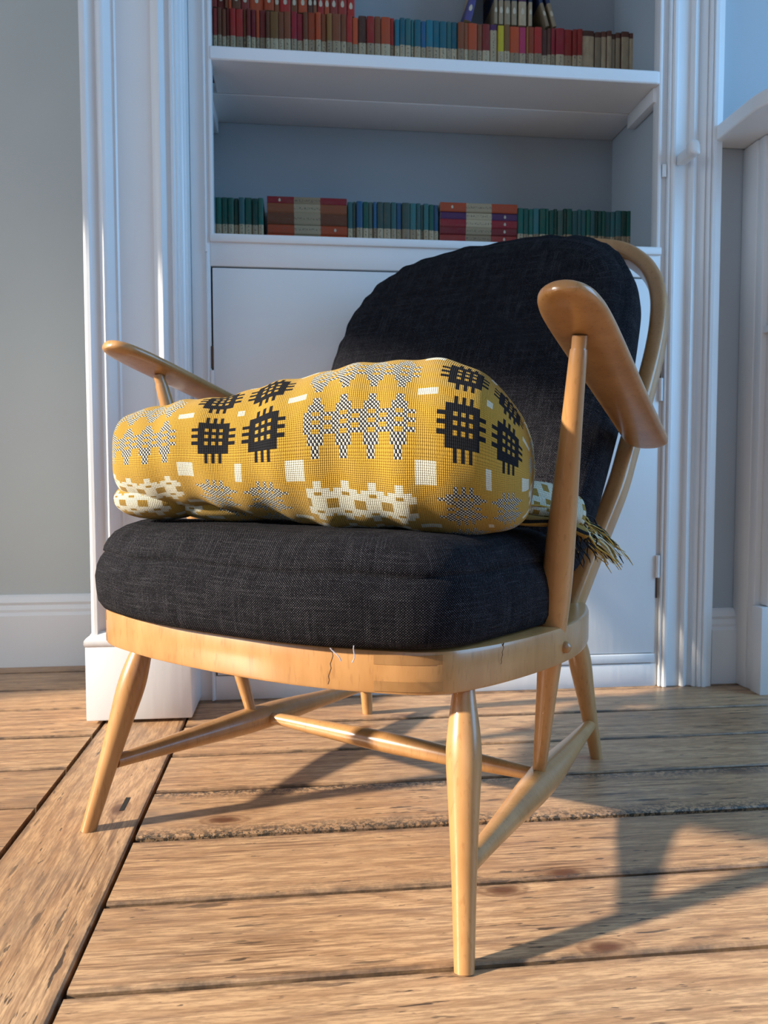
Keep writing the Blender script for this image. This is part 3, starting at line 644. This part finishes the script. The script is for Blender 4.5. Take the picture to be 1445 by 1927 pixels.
# ------------------------------------------------------------------ cushions (uv in metres)
def layered(name, outline, layers, to3d, m, parent, cen0, cen1, jitter=None, rings=4):
    """closed body from offset outlines; layers=[(offset, w)], dome rings at both ends towards centre"""
    nn = len(outline); V, Fc, UV = [], [], []
    per = [0]
    for i in range(nn): per.append(per[-1]+(Vector(outline[(i+1) % nn])-Vector(outline[i])).length)
    cxy = (sum(p[0] for p in outline)/nn, sum(p[1] for p in outline)/nn)
    rows = []
    def add(pts2, ws): 
        base = len(V)
        for (x, y), w_ in zip(pts2, ws): V.append(to3d(x, y, w_))
        rows.append((base, pts2)); 
    d0, w0 = layers[0]; L0 = offset(outline, d0)
    for k in range(rings, 0, -1):
        f = 1-k/(rings+0.0)*.92; add([(cxy[0]+(x-cxy[0])*f, cxy[1]+(y-cxy[1])*f) for x, y in L0], [cen0(x, y, f) for x, y in L0])
    for d, w_ in layers:
        L = offset(outline, d); add(L, [w_+(jitter(i, d, w_) if jitter else 0) for i in range(nn)])
    d1, w1 = layers[-1]; L1 = offset(outline, d1)
    for k in range(1, rings+1):
        f = 1-k/(rings+0.0)*.92; add([(cxy[0]+(x-cxy[0])*f, cxy[1]+(y-cxy[1])*f) for x, y in L1], [cen1(x, y, f) for x, y in L1])
    side = set(range(rings, rings+len(layers)-1)); wl = 0; uvs = []
    for r_ in range(len(rows)-1):
        b0, p0 = rows[r_]; b1, p1 = rows[r_+1]
        dw = (Vector(V[b1])-Vector(V[b0])).length
        for i in range(nn):
            j = (i+1) % nn; Fc.append((b0+i, b0+j, b1+j, b1+i))
            if r_ in side: uvs.append([(per[i], wl), (per[i+1], wl), (per[i+1], wl+dw), (per[i], wl+dw)])
            else: uvs.append([p0[i], p0[j], p1[j], p1[i]])
        wl += dw
    for b, p in (rows[0], rows[-1]): Fc.append(tuple(range(b, b+nn))); uvs.append([tuple(q) for q in p])
    me = bpy.data.meshes.new(name); me.from_pydata([tuple(v) for v in V], [], Fc); me.materials.append(m)
    ul = me.uv_layers.new(name='UVMap')
    for p, us in zip(me.polygons, uvs):
        for li, uvc in zip(p.loop_indices, us): ul.data[li].uv = uvc
    bm = bmesh.new(); bm.from_mesh(me); bmesh.ops.recalc_face_normals(bm, faces=bm.faces); bm.to_mesh(me); bm.free()
    me.polygons.foreach_set('use_smooth', [True]*len(me.polygons))
    return link(bpy.data.objects.new(name, me), parent)
def sn(*a): return sum(math.sin(x) for x in a)
CU = [(0, -.042), (.07, -.040), (.13, -.030), (.182, -.011), (.222, .010), (.243, .044), (.251, .09), (.259, .16), (.264, .22), (.263, .28), (.248, .325), (.205, .345), (.12, .350), (0, .352)]
CL = [(0, -.042), (.07, -.040), (.13, -.031), (.185, -.018), (.232, .002), (.262, .032), (.275, .085), (.282, .16), (.284, .22), (.278, .28), (.258, .325), (.215, .345), (.12, .350), (0, .352)]
cu = catmull(full(CU, CL), 8, True)
seatc = None
lay = [(-.050, .2945), (-.010, .2952), (.002, .298), (.0075, .307), (.0095, .322), (.0105, .338), (.008, .352), (.004, .361), (.0, .3665), (-.0022, .3685), (.0002, .3705), (-.001, .376), (-.006, .385), (-.014, .394), (-.026, .401), (-.042, .406)]
seatc = layered('seat_cushion', cu, lay, lambda x, y, z: (x, y, z-.035*max(y, 0)), M_CHAR, None, lambda x, y, f: .2945, lambda x, y, f: .406+.007*(1-f), lambda i, d, w_: .0012*sn(i*.13, i*.31+2)*(w_ > .3))
seatc.location = CO_; seatc.rotation_euler = (0, 0, CA)
tag(seatc, 'thick round-fronted charcoal woven seat cushion lying on the chair frame', 'cushion')
for x0_, y0_, dx_, dz_, cm in ((.168, -.052, -.008, .012, 0), (.180, -.051, .006, .017, 1)):
    pth_ = [Vector((x0_+dx_*t+.0015*math.sin(t*5), y0_-.004*t, .292+dz_*t)) for t in [i/6 for i in range(7)]]
    sweep('loose_thread', pth_, [(.0006*math.cos(a), .0006*math.sin(a)) for a in [i*math.pi/3 for i in range(6)]], flat('pale_thread', (.45, .40, .42), .9), seatc, ups=[(0, 1, 0)]*7)
BC = [(0, .305), (.10, .305), (.18, .308), (.226, .32), (.241, .355), (.250, .43), (.258, .52), (.265, .60), (.265, .660), (.260, .715), (.241, .760), (.208, .794), (.160, .816), (.09, .829), (0, .832)]
bc = catmull(full(BC), 8, True)
def b3(x, z, w_):  # w_ = distance in front of the bow plane
    y = bowy(z)-.026; return (x, y-w_*.862, z+w_*(.507-.20*max(0, (.5-z)/.2)))
lay = [(-.06, -.006), (-.02, -.004), (-.006, .0), (.0, .006), (-.0035, .0085), (.001, .011), (.007, .03), (.009, .050), (.007, .070), (.002, .081), (-.0045, .0845), (.0030, .0870), (.0040, .0895), (-.0050, .0915), (-.0080, .0970), (-.02, .107), (-.045, .115)]
def jit(i, d, w_):
    k = .0004*sn(i*.21, i*.13+1)
    if .085 < w_ < .093: k += .0012*sn(i*.55, i*.87+.4, i*1.31)
    if d < -.03 : k += .0008*sn(i*.17)
    return k
backc = layered('back_cushion', bc, lay, b3, M_CHAR, None, lambda x, y, f: -.006, lambda x, y, f: .115+.012*(1-f), jit, rings=6)
backc.location = CO_; backc.rotation_euler = (0, 0, CA)
tag(backc, 'tall charcoal woven back cushion with gathered seam leaning on the bowed back', 'cushion')

# ------------------------------------------------------------------ folded tapestry blanket
SEC = [(-.2409,.0392,.4928,.4887,.004), (-.2372,.0412,.5183,.4563,.030), (-.2198,.0401,.5348,.4360,.045), (-.1945,.0439,.5463,.4262,.055), (-.1639,.0511,.5515,.4233,.062),
       (-.1152,.0576,.5576,.4209,.068), (-.0714,.0669,.5601,.4165,.070), (-.0286,.0756,.5649,.4128,.072), (.0130,.0838,.5764,.4087,.075), (.0641,.0977,.5862,.4054,.080),
       (.1111,.1150,.5909,.4018,.085), (.1597,.1271,.5911,.3999,.088), (.1925,.1412,.5874,.3979,.088), (.2179,.1565,.5779,.3979,.084), (.2364,.1733,.5588,.4010,.072),
       (.2499,.1870,.5354,.4096,.056), (.2575,.1972,.5086,.4243,.036), (.2597,.2047,.4816,.4603,.005)]
CELL = .0043
def pat(u, v):
    """0 mustard 1 black 2 cream 3 mixed, in woven cells"""
    U = (u+2) % 66-2; Vv = (v+20) % 66-20
    if U <= 2: cz, uu = 'sq', U
    elif U <= 15: cz, uu = 'b', U-9
    elif U <= 17: cz, uu = 'nar', U-16
    elif U <= 30: cz, uu = 'b', U-24
    elif U <= 35: cz, uu = 'sq', U-33
    else: cz, uu = 'g', U-36
    if -20 <= Vv <= -8: rz, vv = 'C', Vv+14
    elif Vv <= -3 and Vv >= -7: rz, vv = 'sq', Vv+5
    elif -2 <= Vv <= 10: rz, vv = 'A', Vv-4
    elif 11 <= Vv <= 12: rz, vv = 'bar', 0
    elif 13 <= Vv <= 25: rz, vv = 'A', Vv-19
    elif 26 <= Vv <= 30: rz, vv = 'sq', 0
    elif 31 <= Vv <= 43: rz, vv = 'C', Vv-37
    else: rz, vv = 'bar', 0
    if rz in ('sq', 'bar'): return 2 if cz in ('sq', 'nar') else 0
    if cz in ('sq', 'nar'): return 0
    if cz == 'b':
        a, b = abs(uu), abs(vv)
        if rz == 'A':
            if a <= 4 and b <= 4: return 0 if (a in (0, 2) and b in (0, 2) and True) else 1
            if b > 4 and a in (0, 2): return 1
            if a > 4 and b in (0, 2): return 1
            return 0
        h = {6: -1, 5: -1, 4: 4, 3: 6, 2: 4, 1: 2, 0: 4}[b]
        if h == -1: return 3 if a in (0, 2) else 0
        if a <= h: return 0 if (a in (0, 2) and b in (3, 0) and not (a == 0 and b == 0 and False)) and not (b == 0 and a == 4) else 3
        return 0
    k = uu % 7; b = abs(vv)
    if rz == 'A':
        lo, hi = {6: (2, 3), 5: (2, 3), 4: (1, 4), 3: (1, 4), 2: (0, 5), 1: (0, 5), 0: (0, 6)}[b]
        if b == 2 and k == 6: return 3
        if not lo <= k <= hi: return 0
        if k in (2, 3) and b in (0, 2): return 0
        if k == 5 and b == 1: return 0
        return 3
    if b >= 5: return 2 if k in (2, 3) else 0
    if b == 4: return 2 if k < 6 else 0
    if b == 3: return 4 if k in (2, 3) else 2
    if b == 2: return 2
    return 2 if 1 <= k <= 4 else 4
secs = catmull(SEC, 14)
# resample by length along the front surface
fr = [Vector((s_[0], s_[1]-s_[4], (s_[2]+s_[3])/2)) for s_ in secs]
cum = [0]
for i in range(1, len(fr)): cum.append(cum[-1]+(fr[i]-fr[i-1]).length)
i800 = min(range(len(secs)), key=lambda i: abs(secs[i][0]-.1730)); Lr = cum[i800]
u_lo, u_hi = -int(Lr/CELL), int((cum[-1]-Lr)/CELL)
us = list(range(u_lo, u_hi+1)); V, Fc, mi, uvs = [], [], [], []
NV = 128; NB = 1
def at_len(L):
    L = min(max(L, 0), cum[-1]-1e-6)
    for i in range(1, len(cum)):
        if cum[i] >= L: f = (L-cum[i-1])/max(1e-9, cum[i]-cum[i-1]); return tuple(secs[i-1][k]*(1-f)+secs[i][k]*f for k in range(5))
ax = Vector((.50, .165, 0)).normalized(); dep = Vector((-ax.y, ax.x, 0))
def tpoint(s_, v):
    """v in cells up from the front middle, going over the top"""
    x, y, zt, zb, hd = s_; hh = (zt-zb)/2; zc = (zt+zb)/2
    th = v*2*math.pi/NV
    c, s2 = math.cos(th), math.sin(th)
    e = .86
    fy = math.copysign(abs(c)**e, c)*hd; fz = math.copysign(abs(s2)**(.80 if s2 < 0 else e), s2)*hh
    w1 = .0025*sn(x*60+v*.10, x*37-v*.17+1)+.0016*math.sin(x*140+v*.06)
    k = 1+w1/max(hd, .03)*.6
    # soft fold sagging across the lower left
    fold = math.exp(-((x+.10)/.05)**2)*max(0, -s2)*.007*(c > 0)
    return Vector((x, y, zc))-dep*(fy*k+fold*0)+Vector((0, 0, fz*k+fold))
half = NV//2
for iu, u in enumerate(us):
    s_ = at_len(Lr+u*CELL)
    for v in range(-half, half): V.append(tpoint(s_, v))
NVV = 2*half
for iu in range(len(us)-1):
    for k in range(NVV):
        k2 = (k+1) % NVV; v = -half+k
        Fc.append((iu*NVV+k, (iu+1)*NVV+k, (iu+1)*NVV+k2, iu*NVV+k2)); u = us[iu]
        mi.append(pat(u, v)); uvs.append([(u, v), (u+1, v), (u+1, v+1), (u, v+1)])
for b in (0, (len(us)-1)*NVV): Fc.append(tuple(range(b, b+NVV))); mi.append(0); uvs.append([(0, 0)]*NVV)
def wool_obj(name, V, Fc, mi, uvs, parent):
    me = bpy.data.meshes.new(name); me.from_pydata([tuple(v) for v in V], [], Fc)
    for m in WOOL: me.materials.append(m)
    me.polygons.foreach_set('material_index', mi); ul = me.uv_layers.new(name='UVMap')
    for p, us_ in zip(me.polygons, uvs):
        for li, q in zip(p.loop_indices, us_): ul.data[li].uv = q
    bm = bmesh.new(); bm.from_mesh(me); bmesh.ops.recalc_face_normals(bm, faces=bm.faces); bm.to_mesh(me); bm.free()
    me.polygons.foreach_set('use_smooth', [True]*len(me.polygons))
    return link(bpy.data.objects.new(name, me), parent)
blk = empty('blanket', CO_+Vector((0, 0, 0)), CA)
tag(blk, 'rolled mustard tapestry blanket with black and cream woven motifs on the seat cushion', 'blanket')
wool_obj('blanket_roll', V, Fc, mi, uvs, blk)
# turned-in end showing under the roll at the left
def lobe(name, c, rad3, rz, patfn, parent, cell=.004, ry=0):
    V, Fc, mi, uvs = [], [], [], []; nu = int(2*rad3[0]*1.35/cell); nv = int(math.pi*(rad3[1]+rad3[2])*1.0/cell); nv += nv % 2
    q = Matrix.Rotation(rz, 3, 'Z') @ Matrix.Rotation(ry, 3, 'Y')
    for i in range(nu+1):
        t = math.pi*i/nu; xx = -math.cos(t)
        rr = max(.02, math.sin(t))**.7
        for k in range(nv):
            th = 2*math.pi*k/nv; V.append(Vector(c)+q @ Vector((rad3[0]*xx, -rad3[1]*rr*math.cos(th), rad3[2]*rr*math.sin(th))))
    for i in range(nu):
        for k in range(nv):
            k2 = (k+1) % nv; v = k if k < nv/2 else k-nv; Fc.append((i*nv+k, (i+1)*nv+k, (i+1)*nv+k2, i*nv+k2)); mi.append(patfn(i, v)); uvs.append([(i, v), (i+1, v), (i+1, v+1), (i, v+1)])
    for b in (0, nu*nv): Fc.append(tuple(range(b, b+nv))); mi.append(0); uvs.append([(0, 0)]*nv)
    return wool_obj(name, V, Fc, mi, uvs, parent)
lobe('turned_end', (-.180, .052, .434), (.058, .050, .027), .25, lambda i, v: pat(36+i, v-12), blk)
lobe('turned_end', (-.085, .085, .430), (.085, .045, .024), .2, lambda i, v: pat(40+i, v-14), blk)
# tail: layers of the blanket running out past the arm post, ending in a fringe
def ribbon(name, path, wid, thick, patfn, parent, roll=0):
    pth = [Vector(p) for p in catmull(path, 8)]; V, Fc, mi, uvs = [], [], [], []
    cum = [0]
    for a, b in zip(pth, pth[1:]): cum.append(cum[-1]+(b-a).length)
    nu = max(4, int(cum[-1]/.004)); sec = rrect(1, 1, .35, 3); m_ = 36
    for i in range(nu+1):
        L = cum[-1]*i/nu; j = next((j for j in range(1, len(cum)) if cum[j] >= L-1e-9), len(cum)-1); f = (L-cum[j-1])/(cum[j]-cum[j-1]); p = pth[j-1].lerp(pth[j], f)
        t = (pth[j]-pth[j-1]).normalized(); s_ = t.cross(Vector((0, 0, 1))).normalized(); s_ = Matrix.Rotation(roll, 3, t) @ s_; u_ = s_.cross(t)
        for k in range(m_):
            a = 2*math.pi*k/m_; ca, sa = math.cos(a), math.sin(a)
            V.append(p+s_*(wid/2*math.copysign(abs(ca)**.7, ca))+u_*(thick/2*math.copysign(abs(sa)**.7, sa)+.0015*math.sin(i*.35+ca*3)))
    for i in range(nu):
        for k in range(m_):
            k2 = (k+1) % m_; Fc.append((i*m_+k, (i+1)*m_+k, (i+1)*m_+k2, i*m_+k2)); mi.append(patfn(i, k)); uvs.append([(i, k), (i+1, k), (i+1, k+1), (i, k+1)])
    for b in (0, nu*m_): Fc.append(tuple(range(b, b+m_))); mi.append(0); uvs.append([(0, 0)]*m_)
    return wool_obj(name, V, Fc, mi, uvs, parent)
def honey(i, k):
    a, b = i % 4, (k+(i//4 % 2)*2) % 4
    return 4 if (a in (1, 2) and b in (1, 2)) else 2
ribbon('blanket_tail', [(.17, .19, .445), (.21, .222, .443), (.245, .25, .437), (.272, .272, .428), (.288, .284, .419)], .070, .020, honey, blk, .5)
ribbon('blanket_tail', [(.16, .16, .416), (.21, .20, .416), (.245, .232, .414), (.275, .258, .407), (.292, .272, .399)], .065, .012, lambda i, k: 4 if (k//3) % 3 else 1, blk, .15)
# fringe strands
V, Fc, mi = [], [], []
def strand(p, r, c):
    base = len(V); m_ = 5
    for i, q in enumerate(p):
        t = (p[min(i+1, len(p)-1)]-p[max(i-1, 0)]).normalized(); s_ = t.cross(Vector((.3, .2, 1))).normalized(); u_ = s_.cross(t); rr = r*(1 if i < len(p)-1 else .4)
        for k in range(m_): a = 2*math.pi*k/m_; V.append(q+s_*rr*math.cos(a)+u_*rr*math.sin(a))
    for i in range(len(p)-1):
        for k in range(m_): Fc.append((base+i*m_+k, base+i*m_+(k+1) % m_, base+(i+1)*m_+(k+1) % m_, base+(i+1)*m_+k)); mi.append(c)
for k in range(130):
    f = R.random(); st = Vector((.276+.016*f, .255+.045*R.random(), .418-.018*R.random()))
    L = R.uniform(.060, .095)*(1 if k % 4 else .7); dx = R.uniform(.25, .45); dr = Vector((dx, .85+R.uniform(-.08, .08), -.28-R.random()*.20)).normalized()
    p = []; wx = R.uniform(0, 6)
    for i in range(9):
        t = i/8; p.append(st+dr*L*t+Vector((.002*math.sin(wx+t*9), .002*math.cos(wx+t*8), -.018*t*t+.0015*math.sin(wx*2+t*12))))
    strand(p, R.uniform(.0006, .0011), R.choice([4, 4, 0, 2, 2, 1]))
for k in range(26):
    st = Vector((.270+.03*R.random(), .25+.04*R.random(), .400-.01*R.random())); wx = R.uniform(0, 6); L = R.uniform(.02, .045)
    p = [st+Vector((.010*t+.0025*math.sin(wx+t*7), .006*t, -L*t)) for t in [i/7 for i in range(8)]]
    strand(p, .0009, R.choice([1, 1, 1, 2]))
for k in range(14):   # long loose strands lying along the tail
    wx = R.uniform(0, 6); y0 = R.uniform(-.03, .03)
    p = [Vector((.20+.09*t, .17+.11*t+y0*(1-t*.4), .434-.020*t*t+.0035*math.sin(wx+t*8))) for t in [i/12 for i in range(13)]]
    strand(p, .0011, R.choice([4, 1, 1, 0, 2]))
me = bpy.data.meshes.new('fringe'); me.from_pydata([tuple(v) for v in V], [], Fc)
for m in [flat('fringe_gold', (.42, .27, .05), .9), flat('fringe_black', BLK, .9), flat('fringe_cream', (.62, .58, .42), .9), flat('fringe_x', CRM, .9), flat('fringe_olive', (.30, .21, .05), .9)]: me.materials.append(m)
me.polygons.foreach_set('material_index', mi); me.polygons.foreach_set('use_smooth', [True]*len(me.polygons))
tag(link(bpy.data.objects.new('fringe', me), blk), kind='stuff')
